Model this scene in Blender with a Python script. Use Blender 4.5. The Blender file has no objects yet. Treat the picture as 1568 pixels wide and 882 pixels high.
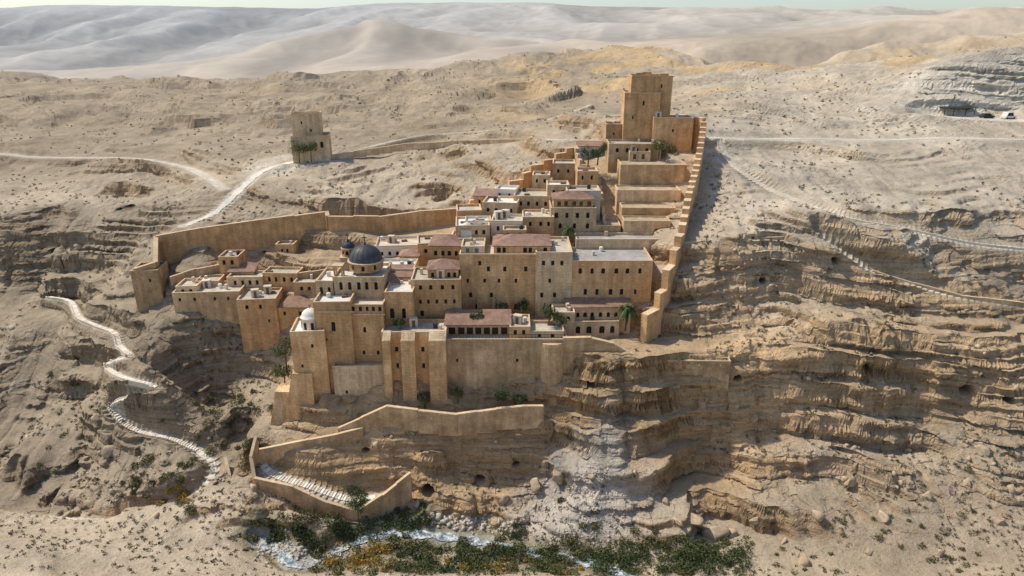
import bpy, math, random, bmesh
import numpy as np
from mathutils import Vector, Matrix
random.seed(7); rng=np.random.default_rng(7)
ZC=100.0; FP=1045.0; TI=math.radians(20); CT,ST=math.cos(TI),math.sin(TI)
# survey bearing (u,v) + northing y -> world point
def P(u,v,y):
    a=(v-441)/FP; b=(u-784)/FP
    dy=CT-a*ST
    return (b*y/dy, y, ZC+(-ST-a*CT)*y/dy)
# ------------------------------------------------------------------ noise
def _h(ix,iy,iz,seed):
    h=(ix.astype(np.int64)*374761393+iy.astype(np.int64)*668265263+iz.astype(np.int64)*1274126177+seed*974634777)&0xffffffff
    h=((h^(h>>13))*1274126177)&0xffffffff
    h=h^(h>>16)
    return (h&0xffff)/32767.5-1.0
def vn3(x,y,z,seed=0):
    fx,fy,fz=np.floor(x),np.floor(y),np.floor(z)
    tx,ty,tz=x-fx,y-fy,z-fz
    tx=tx*tx*(3-2*tx);ty=ty*ty*(3-2*ty);tz=tz*tz*(3-2*tz)
    r=0
    for i in (0,1):
        wx=tx if i else 1-tx
        for j in (0,1):
            wy=ty if j else 1-ty
            for k in (0,1):
                wz=tz if k else 1-tz
                r=r+_h(fx+i,fy+j,fz+k,seed)*wx*wy*wz
    return r
def vn2(x,y,seed=0):
    fx,fy=np.floor(x),np.floor(y)
    tx,ty=x-fx,y-fy
    tx=tx*tx*(3-2*tx);ty=ty*ty*(3-2*ty)
    z=np.zeros_like(fx); r=0
    for i in (0,1):
        wx=tx if i else 1-tx
        for j in (0,1):
            wy=ty if j else 1-ty
            r=r+_h(fx+i,fy+j,z,seed)*wx*wy
    return r
def fbm2(x,y,o,seed=0,g=.5):
    r=0;a=1
    for i in range(o):
        r=r+a*vn2(x,y,seed+i); x,y=x*1.62+y*1.2+11.3,y*1.62-x*1.2+7.7; a*=g
    return r
def ridge(x,y,o,seed,g=.5):
    # rotated ridged octaves (drainage spurs)
    r=0;a=1;t=0
    for i in range(o):
        v=vn2(x,y,seed+i); r=r+a*(1-np.sqrt(v*v+.012)*1.6); t+=a; x,y=x*1.75+y*.85+11.3,y*1.75-x*.55+7.7; a*=g
    return r/t
def sm(a,b,x):
    t=np.clip((x-a)/(b-a),0,1); return t*t*(3-2*t)
# ------------------------------------------------------------------ terrain survey points
cols={
 -250:[(882,90),(830,100),(803,108),(790,118),(740,128),(650,144),(550,164),(470,186),(440,194),(400,198),(350,204),(300,228),(250,262),(200,325),(150,430),(117,600)],
 0:[(882,90),(830,100),(803,108),(790,117),(740,126),(650,142),(550,162),(470,182),(440,193),(400,197),(350,201),(300,225),(250,258),(200,320),(150,430),(117,600)],
 150:[(882,93),(840,100),(812,108),(793,115),(740,123),(700,130),(640,136),(600,146),(500,160),(450,176),(410,188),(350,195),(300,222),(250,255),(200,310),(150,420),(118,580)],
 230:[(882,93),(848,100),(816,107),(790,115),(740,121),(700,127),(640,133),(560,138),(520,146),(460,160),(420,166),(350,192),(300,219),(240,252),(190,320),(145,440),(121,560)],
 300:[(882,93),(855,99),(820,106),(790,114),(740,120),(690,128),(620,141),(570,147),(515,150),(460,157),(400,168),(345,182),(280,213),(230,248),(180,330),(140,450),(125,540)],
 400:[(882,95),(838,105),(795,112),(760,117),(700,124),(660,132),(610,141),(560,148),(520,151),(460,159),(400,169),(340,184),(275,212),(230,245),(180,330),(140,445),(123,530)],
 480:[(882,97),(850,105.5),(800,112),(775,116),(740,119),(690,123),(660,127),(620,131),(560,140),(480,150),(400,165),(345,181),(290,200),(250,222),(205,265),(180,330),(140,440),(122,520)],
 600:[(880,97),(820,110),(775,117),(742,121),(665,124.5),(645,127),(625,129),(550,138),(460,148),(400,160),(350,178),(300,200),(250,225),(215,255),(180,310),(140,420),(114,510)],
 700:[(880,98),(815,112),(760,119),(738,122),(655,125.5),(622,129),(550,138),(460,148),(400,160),(352,175),(300,200),(240,228),(200,262),(150,370),(104,520)],
 850:[(880,98),(840,107),(800,112),(740,120),(680,124.5),(640,127),(600,129.5),(560,132),(500,142),(440,150),(400,158),(350,170),(300,184),(250,198),(215,216),(190,240),(150,330),(110,430),(80,540)],
 950:[(878,101),(840,107),(780,115),(700,121),(640,125.5),(600,127.5),(560,129),(530,136),(480,144),(420,152),(370,162),(320,174),(260,188),(215,205),(190,228),(150,310),(110,420),(74,560)],
 1050:[(880,100),(800,111),(720,121),(650,126.5),(600,128.5),(555,130),(530,135),(480,142),(430,147),(400,150),(372,154),(300,175),(240,190),(190,208),(170,225),(140,300),(110,400),(86,540)],
 1120:[(880,101),(800,111),(720,121),(650,127),(590,129.5),(545,131.5),(520,137),(470,143),(430,147),(395,149),(365,152),(300,174),(240,196),(212,208),(190,217),(150,250),(120,300),(98,420)],
 1200:[(880,100),(800,111),(700,122),(650,127.5),(600,130),(540,132.5),(490,141),(440,147),(400,149),(360,152),(300,172),(260,187),(215,208),(180,230),(150,255),(120,300),(97,400)],
 1350:[(880,98),(800,108),(740,115),(650,125.5),(600,128.5),(540,131),(500,138),(440,145),(400,148),(370,152),(300,170),(250,188),(215,206),(180,228),(150,250),(120,278),(95,330)],
 1450:[(880,97),(800,107),(700,119),(620,127.5),(560,130),(500,137),(460,142),(400,149),(370,153),(300,168),(250,186),(215,203),(185,220),(172,235),(150,241),(98,250),(78,275)],
 1568:[(880,95),(800,106),(700,118),(600,127),(550,131),(480,140),(420,147),(380,152),(300,167),(250,184),(215,200),(190,215),(178,232),(160,238),(98,246),(70,270)],
 1820:[(880,95),(800,106),(700,118),(600,127),(550,131),(480,140),(420,147),(380,152),(300,167),(250,184),(215,200),(190,215),(178,232),(160,238),(98,246),(60,270)],
}
far={
 -250:[('T',.10,850),(112,1500),(108,2500),(62,3700),(7,5200)],
 0:[('T',.10,850),(112,1500),(107,2500),(60,3700),(10,5200)],
 150:[('T',.10,850),(112,1500),(105,2500),(58,3700),(9,5200)],
 300:[('T',.10,850),(112,1450),(103,2500),(52,3700),(10,5200)],
 400:[('T',.095,800),(78,1400),('T',.07,2000),(92,2600),(48,3700),(10,5200)],
 480:[('T',.09,800),(52,1450),('T',.065,2000),(84,2600),(42,3700),(12,5200)],
 570:[('T',.09,750),(32,1500),('T',.06,2100),(74,2700),(40,3700),(6,5200)],
 680:[('T',.085,750),(54,1450),('T',.055,2000),(76,2700),(38,3700),(5,5200)],
 830:[('T',.075,750),(88,1400),(82,2500),(38,3700),(5,5200)],
 950:[('T',.07,800),(78,1500),(72,2500),(34,3700),(10,5200)],
 1060:[('T',.08,700),(50,1300),('T',.045,1800),(62,2600),(32,3700),(10,5200)],
 1200:[('T',.085,560),(60,900),('T',.045,1500),(54,2600),(30,3700),(14,5200)],
 1350:[('T',.07,430),(66,620),('T',.045,800),(40,1050),('T',.035,1600),(42,2600),(26,3700),(17,5200)],
 1568:[('T',.05,380),(48,600),('T',.035,780),(10,1000),('T',.02,1600),(32,2600),(22,3700),(17,5200)],
 1820:[('T',.05,380),(42,600),('T',.035,780),(4,1000),('T',.02,1600),(30,2600),(20,3700),(17,5200)],
}
pts=[]
for u,l in cols.items():
    for v,y in l:
        x,_,z=P(u,v,y); pts.append((x/y,math.log(y),(z-ZC)/y))
for u,l in far.items():
    for t in l:
        if t[0]=='T': y=t[2]; x=P(u,61,y)[0]; pts.append((x/y,math.log(y),-t[1]))
        else:
            x,y,z=P(u,t[0],t[1]); pts.append((x/y,math.log(y),(z-ZC)/y))
for s in np.linspace(-1.25,1.25,9):
    for y,t in ((25,-2.4),(45,-1.48),(60,-1.22),(76,-1.04),(9500,.0)): pts.append((s,math.log(y),t))
C=np.array(pts); SS=0.4
CX=C[:,0]*SS; CY=C[:,1]
def phi(dx,dy): return np.sqrt(dx*dx+dy*dy+.0002)
n=len(C)
A=np.zeros((n+3,n+3)); A[:n,:n]=phi(CX[:,None]-CX,CY[:,None]-CY)-np.eye(n)*1e-3
A[:n,n]=1;A[:n,n+1]=CX;A[:n,n+2]=CY;A[n:,:n]=A[:n,n:].T
SOL=np.linalg.solve(A,np.concatenate([C[:,2],[0,0,0]]))
def tau(s,L):
    sh=s.shape; s=s.ravel()*SS; L=L.ravel(); o=np.empty_like(s)
    for i in range(0,len(s),40000):
        a=s[i:i+40000];b=L[i:i+40000]
        o[i:i+40000]=phi(a[:,None]-CX,b[:,None]-CY)@SOL[:n]+SOL[n]+SOL[n+1]*a+SOL[n+2]*b
    return o.reshape(sh)
def H0(x,y): return ZC+y*tau(x/y,np.log(y))
def hit(u,v):
    ys=np.exp(np.linspace(math.log(70),math.log(900),2500))
    x1,_,z1=P(u,v,1.0)
    d=(ZC+(z1-ZC)*ys)-H0(x1*ys,ys)
    k=int(np.argmax(d<0)); y=ys[k]
    return np.array((x1*y,y,ZC+(z1-ZC)*y))
# ------------------------------------------------------------------ paths
def resample(p,step):
    p=np.array(p); out=[]
    q=np.vstack([2*p[0]-p[1],p,2*p[-1]-p[-2]])
    for i in range(1,len(q)-2):
        L=np.linalg.norm(q[i+1]-q[i]); m=max(2,int(L/step))
        for k in range(m):
            t=k/m
            out.append(.5*((2*q[i])+(-q[i-1]+q[i+1])*t+(2*q[i-1]-5*q[i]+4*q[i+1]-q[i+2])*t*t+(-q[i-1]+3*q[i]-3*q[i+1]+q[i+2])*t**3))
    out.append(q[-2]); return np.array(out)
def pathpts(px,step=.7): return resample([hit(u,v) for u,v in px],step)
PATHS={
 'road_right':(pathpts([(1082,211),(1160,213),(1250,213),(1350,215),(1450,212),(1568,214),(1660,214)]),1.7),
 'road_back':(pathpts([(285,345),(330,325),(370,288),(400,264),(440,250),(500,243),(560,232),(620,222),(700,219),(790,216),(870,214)]),1.7),
 'track_left':(pathpts([(-80,238),(0,236),(60,241),(180,242),(240,247),(300,262),(345,290)]),1.1),
 'stair_left':(pathpts([(75,455),(108,462),(122,486),(150,500),(176,510),(184,530),(198,545),(172,556),(166,564),(190,578),(232,590),(236,596),(196,610),(172,622),(186,645),(215,662),(262,672),(302,690)],.6),.7),
 'path_left_low':(pathpts([(302,690),(326,710),(318,740),(285,765),(200,790),(170,800),(90,797),(0,790),(-80,786)]),1.0),
 'stair_right':(pathpts([(1100,214),(1108,238),(1130,258),(1175,288),(1240,315),(1300,336),(1390,352),(1480,372),(1568,382)],.6),.9),
 'path_right':(pathpts([(1250,358),(1300,395),(1335,418),(1400,436),(1470,455),(1568,468),(1640,475)]),.7),
 'stream':(pathpts([(402,826),(425,840),(452,862),(500,850),(560,822),(640,816),(720,826),(800,842),(870,853),(920,864),(985,890)],.6),1.5),
 'ramp_path':(pathpts([(398,708),(420,728),(470,744),(530,764),(575,762)],.6),1.2),
 'track_back':(pathpts([(560,226),(640,208),(720,202),(790,196),(850,180),(905,160)]),.7),
 'yard':(pathpts([(1425,178),(1490,182),(1568,185)]),4.5),
}
NAMES=list(PATHS)
for k,(p,w) in PATHS.items():
    for it in range(12): p[1:-1,2]=(p[:-2,2]+p[1:-1,2]*2+p[2:,2])/4
p=PATHS['stream'][0]; p[:,2]-=.5
# ------------------------------------------------------------------ terrain mesh
NC,NR=1200,1150
s=np.linspace(-1.22,1.22,NC)
sc=np.linspace(-1.22,1.22,90)
Lf=np.linspace(math.log(25),math.log(9500),1400)
T=tau(np.repeat(sc[:,None],1400,1),np.repeat(Lf[None],90,0))
LY=np.empty((90,NR))
for i in range(90):
    w=np.abs(np.diff(T[i]))*(np.exp(Lf[1:])>78)+.11*np.diff(Lf)+ .25*np.diff(Lf)*((np.exp(Lf[1:])>100)&(np.exp(Lf[1:])<270))+.35*np.diff(Lf)*((np.exp(Lf[1:])>112)&(np.exp(Lf[1:])<160))
    c=np.concatenate([[0],np.cumsum(w)]); LY[i]=np.interp(np.linspace(0,c[-1],NR),c,Lf)
for it in range(3): LY[1:-1]=(LY[:-2]+LY[1:-1]*2+LY[2:])/4
fi=(s+1.22)/2.44*89; i0=np.clip(np.floor(fi).astype(int),0,88); ft=(fi-i0)[:,None]
LL=LY[i0]*(1-ft)+LY[i0+1]*ft
S=np.repeat(s[:,None],NR,1); Y=np.exp(LL); X=S*Y
def precinct(X,Y):
    xl=np.interp(Y,[128,131,150,160,182,190,206],[-46,-47,-62,-80,-82,-20,12])
    xr=np.interp(Y,[128,135,145,160,206],[6,20,30,36,48])
    return sm(0,5,X-xl)*sm(0,4,xr-X)*sm(131,134,Y)*sm(208,203,Y)
PM=precinct(X,Y)
RAMP=sm(-56,-50,X)*sm(9,4,X)*sm(111,113.5,Y)*sm(130,127,Y)*(1-sm(-22,-16,X)*sm(123.5,122,Y))   # built ramps and terraces: calmer ground
PD=np.maximum(PM*(1-.75*sm(-26,-40,X)*sm(150,158,Y)),.8*RAMP)
near=sm(900,350,Y)
wa=(1-PM)*(1-.85*RAMP)*sm(104,114,Y)*sm(260,190,Y)
Xw=X+wa*2.2*fbm2(X/24,Y/24,2,401)
Yw=Y+wa*(2.4*fbm2(X/21,Y/30,2,431)+.9*np.abs(fbm2(X/5,Y/26,3,451)))
Z=ZC+Y*tau(Xw/Yw,np.log(Yw))
sc_y=np.clip(Y/220,.75,4)
nz=fbm2(X/34,Y/34,5,3,.42)*1.25*sc_y+fbm2(X/5,Y/5,3,23)*.2
nz=nz*(1-.65*PD)*(1-.5*sm(108,102,Y))
Z1=Z+nz*sm(1300,600,Y)-1.3*PM-.5*RAMP
rg=1-np.abs(fbm2(X/30+.4*vn2(X/20,Y/20,7),Y/75,3,481)); Z1+=(rg-.75)*2.6*sm(-52,-64,X)*sm(118,130,Y)*sm(230,200,Y)
rg=1-np.abs(fbm2(X/60+.4*vn2(X/50,Y/50,7),Y/120,4,491,.45)); Z1+=(rg-.75)*7*sm(230,380,Y)*sm(900,600,Y)
# eroded far ridges
wrp=90*fbm2(X/500,Y/500,3,611)
r=ridge((X+wrp)/520,(Y+wrp)/1300,5,41,.46)
fm=sm(1800,2900,Y)
Z1+=(r-.45)*fm*(1-.8*sm(4200,5100,Y))*Y*.024*sm(9000,6500,Y)
r2=ridge((X+wrp*.4)/190,(Y+wrp*.4)/430,4,61,.46)
Z1+=(r2-.45)*sm(560,900,Y)*sm(3000,1800,Y)*Y*.014
def beds(Z,p,k,off,a0,a1):
    f=(Z+off)/p; fl=np.floor(f); fr=f-fl
    st=fl+sm(a0,a1,fr)
    return Z*(1-k)+(st*p-off)*k
off=.035*X+5.5*fbm2(X/85,Y/85,2,77)+1.1*fbm2(X/26,Y/26,2,79)
up=sm(156,178,Y)*sm(30,55,X)
kk=np.clip(.38+1.1*fbm2(X/26,Y/26,3,88),.0,.92)*near*(1-.75*PD)
kk*= (1-.8*sm(112,106,Y))*(1-.65*up)*(1-.35*sm(215,260,Y))
Z2=beds(Z1,6.4,kk,off,.30,.56)
k2=np.clip(.42+1.1*fbm2(X/12,Y/12,3,98),0,.88)*near*(1-.75*PD)*(1-.8*sm(112,106,Y))*(1-.5*up)
Z2=beds(Z2,1.75,k2,off*1.3+fbm2(X/9,Y/9,2,9)*.5,.33,.64)
Wm=np.zeros_like(Z2); ZT=np.zeros_like(Z2); KIND=np.zeros(Z2.shape,int)
for ki,(k,(p,w)) in enumerate(PATHS.items()):
    ex=4.0 if k in('road_right','road_back','stair_right','track_left','yard') else 2.2
    R=w+ex
    for (px,py,pz) in p[::2]:
        if py<40: continue
        j0=int(np.searchsorted(s,(px-R)/(py)-.02)); j1=int(np.searchsorted(s,(px+R)/(py)+.02))
        if j1<=j0: continue
        sub=(slice(j0,j1),)
        d=np.hypot(X[sub]-px,Y[sub]-py)
        ww=1-sm(w*.95,R,d)
        m=ww>Wm[sub]
        Wm[sub]=np.where(m,ww,Wm[sub]); ZT[sub]=np.where(m,pz,ZT[sub]); KIND[sub]=np.where(m,ki,KIND[sub])
Z2=Z2*(1-Wm)+ZT*Wm
dZx=np.gradient(Z2,axis=0)/np.maximum(np.gradient(X,axis=0),1e-3)
gy=np.gradient(Z2,axis=1)/np.maximum(np.gradient(Y,axis=1),1e-3)
g=np.hypot(dZx,gy)+1e-6
def blur(a,n):
    for _ in range(n):
        a=a.copy(); a[1:-1]=(a[:-2]+a[1:-1]+a[2:])/3; a[:,1:-1]=(a[:,:-2]+a[:,1:-1]+a[:,2:])/3
    return a
bx,by=blur(dZx,5),blur(gy,5); bg=np.hypot(bx,by)+1e-6
steep=sm(.4,1.3,blur(g,2))*near*(1-Wm)*(1-.6*PD)*sm(106,114,Y)*sm(400,250,Y)
zz=Z2+off
wj=.8*vn2(X/3,Y/3,333)
blocks=_h(np.floor(X/2.6+wj+3*_h(np.floor(zz/1.75),np.zeros_like(X),np.zeros_like(X),5)),np.floor(Y/7),np.floor(zz/1.75),71)
layer=vn3(X*.05,Y*.05,np.floor(zz/.875)*.875*1.3,5)
dsp=(layer*1.0+blocks*.45+vn3(X*.1,Y*.1,zz*.5,15)*.8+vn3(X*.45,Y*.45,zz*1.3,25)*.3)*steep
X2=X-bx/bg*dsp; Y2=Y-by/bg*dsp
Z2=Z2+.16*_h(np.floor(X/1.3+wj),np.floor(Y/1.3-wj),np.floor(zz/3),72)*near*(1-Wm)*(1-PM)*sm(.5,.2,np.abs(nz))*sm(104,112,Y)
# colours
col=np.empty(Z2.shape+(4,))
def C3(*c): return np.array(c)
flat=C3(.50,.41,.295); rock=C3(.475,.335,.20)
stp=sm(.45,1.3,g)[...,None]
c=flat*(1-stp)+rock*stp
def mixc(c,m,k): return c*(1-m[...,None])+C3(*k)*m[...,None]
nA=fbm2(X/18,Y/18,4,101); nB=fbm2(X/45,Y/45,3,131); nC=fbm2(X/5,Y/5,3,151)
c=mixc(c,.75*sm(-48,-66,X+3*nA)*sm(222,190,Y)*sm(112,120,Y),(.33,.265,.185))  # left ravine: grey-brown ground, with its shade darkened into the colour
c=mixc(c,.65*sm(45,60,X)*sm(140,155,Y)*sm(420,300,Y)*(1-.45*stp[...,0]),(.55,.48,.37))
c=mixc(c,.55*sm(35,70,X)*sm(138,122,Y),(.37,.29,.20))  # lower right slope: shade painted in as a darker ground colour
c=mixc(c,.6*sm(146,135,Y)*sm(122,128,Y)*sm(30,50,X),(.53,.37,.21))
c=mixc(c,.65*sm(146,132,Y)*sm(114,119,Y)*sm(-60,-40,X)*sm(65,40,X),(.55,.37,.195))
c=mixc(c,.6*PM,(.51,.36,.21))
c=mixc(c,.75*sm(215,262,Y+8*nA)*sm(110,50,X)*sm(760,600,Y),(.33,.26,.175))
gold=sm(.1,.7,nB+.5*nA+.1)*sm(225,300,Y)*sm(-60,60,X)*sm(1200,700,Y)
c=mixc(c,.7*gold,(.51,.35,.17))
c=mixc(c,.85*sm(620,800,Y),(.43,.355,.27))
c=mixc(c,.6*sm(450,650,Y)*sm(80,250,X)*sm(1500,1000,Y),(.47,.38,.27))
wx,wy,_=P(1480,130,244)
c=mixc(c,.85*sm(70,50,np.abs(X-wx-12)*1.0)*sm(14,9,np.abs(Y-wy))*sm(.4,.8,g),(.66,.60,.49))
tx,ty,_=P(885,770,115)
tal=sm(1.25,.6,np.hypot((X-tx-(Y-ty)*.1)/14,(Y-ty)/9)+.2*nC)
c=mixc(c,.9*tal,(.53,.48,.41))
lx,ly,_=P(440,268,226)
c=mixc(c,.8*sm(1.2,.6,np.hypot((X-lx)/18,(Y-ly)/14)+.3*nA),(.58,.52,.42))
dst=np.min([np.hypot(X-q[0],Y-q[1]) for q in PATHS['stream'][0][::6]],axis=0)
c=mixc(c,.7*sm(6.5,3,dst+1.5*nC),(.21,.19,.11))
c=mixc(c,.75*sm(3.0,1.7,dst+1.3*nC),(.46,.44,.38))
pth=sm(.86,.99,Wm)*np.isin(KIND,[NAMES.index(k) for k in NAMES if k!='stream'])*np.where(np.isin(KIND,[NAMES.index(k) for k in('track_left','track_back')]),.8,1)
c=mixc(c,.85*pth,(.66,.60,.49))
c*= (1+(.15*nA+.11*nC)*sm(1200,600,Y))[...,None]
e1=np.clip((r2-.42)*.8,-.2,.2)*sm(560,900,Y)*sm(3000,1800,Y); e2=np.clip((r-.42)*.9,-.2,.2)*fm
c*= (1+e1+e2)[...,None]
haze_mix=(1-np.exp(-np.clip(Y-450,0,None)/2200))  # aerial haze painted into the vertex colour, stronger with distance
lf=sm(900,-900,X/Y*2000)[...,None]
haze_col=C3(.335,.365,.38)*lf+C3(.43,.405,.36)*(1-lf)
c=c*(1-haze_mix[...,None]*.93)+haze_col*(1+.8*e2)[...,None]*haze_mix[...,None]*.93
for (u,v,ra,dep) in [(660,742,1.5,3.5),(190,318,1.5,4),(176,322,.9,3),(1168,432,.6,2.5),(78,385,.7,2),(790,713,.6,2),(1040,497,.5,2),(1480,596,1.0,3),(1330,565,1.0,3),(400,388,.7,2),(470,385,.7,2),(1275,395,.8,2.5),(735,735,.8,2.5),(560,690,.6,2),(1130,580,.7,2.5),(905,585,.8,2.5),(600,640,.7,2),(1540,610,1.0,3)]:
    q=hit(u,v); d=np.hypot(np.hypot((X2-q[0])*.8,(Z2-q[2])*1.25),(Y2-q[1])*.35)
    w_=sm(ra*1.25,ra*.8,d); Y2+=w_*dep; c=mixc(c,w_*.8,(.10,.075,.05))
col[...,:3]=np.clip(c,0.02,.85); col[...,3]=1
def grid_mesh(name,X,Y,Z,col):
    nc,nr=X.shape
    me=bpy.data.meshes.new(name)
    V=np.stack([X,Y,Z],-1).reshape(-1,3).astype(np.float32)
    idx=np.arange(nc*nr).reshape(nc,nr)
    q=np.stack([idx[:-1,:-1],idx[1:,:-1],idx[1:,1:],idx[:-1,1:]],-1).reshape(-1,4).astype(np.int32)
    me.vertices.add(len(V)); me.vertices.foreach_set('co',V.ravel())
    me.loops.add(q.size); me.loops.foreach_set('vertex_index',q.ravel())
    me.polygons.add(len(q)); me.polygons.foreach_set('loop_start',np.arange(0,q.size,4,dtype=np.int32))
    me.update(calc_edges=True)
    # smooth normals only on the far hills with haze in their colour
    fy=Y[:-1,:-1].reshape(-1); me.polygons.foreach_set('use_smooth',fy>560)
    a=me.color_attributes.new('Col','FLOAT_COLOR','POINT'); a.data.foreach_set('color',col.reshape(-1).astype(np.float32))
    b=me.attributes.new('near','FLOAT','POINT'); b.data.foreach_set('value',near.ravel().astype(np.float32))
    ob=bpy.data.objects.new(name,me); bpy.context.scene.collection.objects.link(ob); return ob
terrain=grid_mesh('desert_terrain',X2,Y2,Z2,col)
# ------------------------------------------------------------------ materials
def newmat(name):
    m=bpy.data.materials.new(name); m.use_nodes=True
    nt=m.node_tree; b=nt.nodes['Principled BSDF']; b.inputs['Roughness'].default_value=.95
    b.inputs['Specular IOR Level'].default_value=.15
    return m,nt,b
def N(nt,t,**k):
    n=nt.nodes.new(t)
    for a,v in k.items():
        if a in n.inputs: n.inputs[a].default_value=v
        else: setattr(n,a,v)
    return n
def mapr(nt,src,a,b,c,d):
    n=N(nt,'ShaderNodeMapRange'); n.inputs[1].default_value=a;n.inputs[2].default_value=b;n.inputs[3].default_value=c;n.inputs[4].default_value=d
    nt.links.new(src,n.inputs[0]); return n.outputs[0]
def mul(nt,a,b,op='MULTIPLY'):
    n=N(nt,'ShaderNodeMath',operation=op)
    for i,x in enumerate((a,b)):
        if isinstance(x,(int,float)): n.inputs[i].default_value=x
        else: nt.links.new(x,n.inputs[i])
    return n.outputs[0]
def cmul(nt,c,f):
    n=N(nt,'ShaderNodeVectorMath',operation='SCALE'); nt.links.new(c,n.inputs[0]); nt.links.new(f,n.inputs['Scale']); return n.outputs[0]
def noise(nt,vec,scale,detail=4,rough=.6):
    n=N(nt,'ShaderNodeTexNoise'); n.inputs['Scale'].default_value=scale;n.inputs['Detail'].default_value=detail;n.inputs['Roughness'].default_value=rough
    nt.links.new(vec,n.inputs['Vector']); return n.outputs['Fac']
m,nt,b=newmat('limestone_desert')
tc=N(nt,'ShaderNodeTexCoord').outputs['Object']
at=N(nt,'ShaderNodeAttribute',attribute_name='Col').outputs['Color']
nr_=N(nt,'ShaderNodeAttribute',attribute_name='near').outputs['Fac']
mp=N(nt,'ShaderNodeMapping'); mp.inputs['Scale'].default_value=(.07,.07,1.5); mp.inputs['Rotation'].default_value=(0,.035,0); nt.links.new(tc,mp.inputs[0])
strata=noise(nt,mp.outputs[0],1,5,.7)
geo=N(nt,'ShaderNodeNewGeometry'); sep=N(nt,'ShaderNodeSeparateXYZ'); nt.links.new(geo.outputs['True Normal'],sep.inputs[0])
stf=mul(nt,mapr(nt,sep.outputs[2],.9,.5,.15,1),nr_)
n1=noise(nt,tc,.3,7,.65); n2=noise(nt,tc,2.2,5,.7); n3=noise(nt,tc,.012,6,.65)
f=mul(nt,mapr(nt,n1,.3,.7,.80,1.16),mapr(nt,n2,.3,.7,.83,1.16))
sb=mapr(nt,strata,.32,.68,-.32,.24)
f2=mul(nt,mul(nt,sb,stf),1,'ADD')
vo=N(nt,'ShaderNodeTexVoronoi'); vo.inputs['Scale'].default_value=.9; nt.links.new(tc,vo.inputs['Vector'])
sp=mapr(nt,vo.outputs['Distance'],.12,.3,.74,1)
ff=mul(nt,mul(nt,mapr(nt,nr_,0,1,1,0),mapr(nt,n3,.3,.7,.88,1.12)),mul(nt,mul(nt,mul(nt,f,f2),sp),nr_),'ADD')
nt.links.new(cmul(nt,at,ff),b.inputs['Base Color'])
h=mul(nt,mul(nt,mul(nt,n1,1.0),mul(nt,n2,.38),'ADD'),mul(nt,mul(nt,strata,1.0),stf),'ADD')
bp=N(nt,'ShaderNodeBump'); bp.inputs['Distance'].default_value=1.0
nt.links.new(h,bp.inputs['Height']); nt.links.new(bp.outputs[0],b.inputs['Normal']); nt.links.new(mul(nt,nr_,.85),bp.inputs['Strength'])
terrain.data.materials.append(m)
def objrand(nt,lo,hi):
    o=N(nt,'ShaderNodeObjectInfo'); return mapr(nt,o.outputs['Random'],0,1,lo,hi)
def stone(name,c1,c2,mort,stain=.25,bw=.75,rh=.36):
    m,nt,b=newmat(name)
    tc=N(nt,'ShaderNodeTexCoord').outputs['Object']
    sp=N(nt,'ShaderNodeSeparateXYZ'); nt.links.new(tc,sp.inputs[0])
    cb=N(nt,'ShaderNodeCombineXYZ'); nt.links.new(mul(nt,sp.outputs[0],mul(nt,sp.outputs[1],.93),'ADD'),cb.inputs[0]); nt.links.new(sp.outputs[2],cb.inputs[1])
    br=N(nt,'ShaderNodeTexBrick'); br.inputs['Scale'].default_value=1; br.inputs['Brick Width'].default_value=bw; br.inputs['Row Height'].default_value=rh
    br.inputs['Mortar Size'].default_value=.03; br.inputs['Color1'].default_value=(*c1,1);br.inputs['Color2'].default_value=(*c2,1);br.inputs['Mortar'].default_value=(*mort,1)
    nt.links.new(cb.outputs[0],br.inputs['Vector'])
    a=noise(nt,tc,.25,6,.65); d=noise(nt,tc,2.2,4,.8)
    mp=N(nt,'ShaderNodeMapping'); mp.inputs['Scale'].default_value=(.9,.9,.10); nt.links.new(tc,mp.inputs[0]); st=noise(nt,mp.outputs[0],1,4,.6)
    f=mul(nt,mul(nt,mapr(nt,a,.3,.7,1-stain,1+stain*.8),mapr(nt,d,.3,.7,.78,1.18)),mapr(nt,st,.35,.65,.78,1.1))
    f=mul(nt,f,objrand(nt,.86,1.12))
    pn=noise(nt,tc,.13,3,.55); mx=N(nt,'ShaderNodeMix',data_type='RGBA'); nt.links.new(mapr(nt,pn,.5,.62,0,.6),mx.inputs[0]); nt.links.new(br.outputs['Color'],mx.inputs[6]); mx.inputs[7].default_value=(c1[0]*1.04,c1[1]*1.13,c1[2]*1.25,1)
    pg=noise(nt,tc,.4,5,.7); mg=N(nt,'ShaderNodeMix',data_type='RGBA'); nt.links.new(mapr(nt,pg,.54,.7,0,.45),mg.inputs[0]); nt.links.new(mx.outputs[2],mg.inputs[6]); mg.inputs[7].default_value=(c2[0]*.62,c2[1]*.66,c2[2]*.72,1)
    nt.links.new(cmul(nt,mg.outputs[2],f),b.inputs['Base Color'])
    bp=N(nt,'ShaderNodeBump'); bp.inputs['Strength'].default_value=.75; bp.inputs['Distance'].default_value=.14
    nt.links.new(mul(nt,mul(nt,br.outputs['Fac'],-.5),d,'ADD'),bp.inputs['Height']); nt.links.new(bp.outputs[0],b.inputs['Normal'])
    return m
def plain(name,c,rough=.9,var=.15,sc=1.5,metal=0):
    m,nt,b=newmat(name); b.inputs['Roughness'].default_value=rough; b.inputs['Metallic'].default_value=metal
    tc=N(nt,'ShaderNodeTexCoord').outputs['Object']
    rgb=N(nt,'ShaderNodeRGB'); rgb.outputs[0].default_value=(*c,1)
    f=mul(nt,mapr(nt,noise(nt,tc,sc,5,.65),.3,.7,1-var,1+var),mapr(nt,noise(nt,tc,sc*.15,3,.6),.3,.7,1-var,1+var))
    nt.links.new(cmul(nt,rgb.outputs[0],mul(nt,f,objrand(nt,.86,1.08))),b.inputs['Base Color'])
    return m
M_={}
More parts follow.
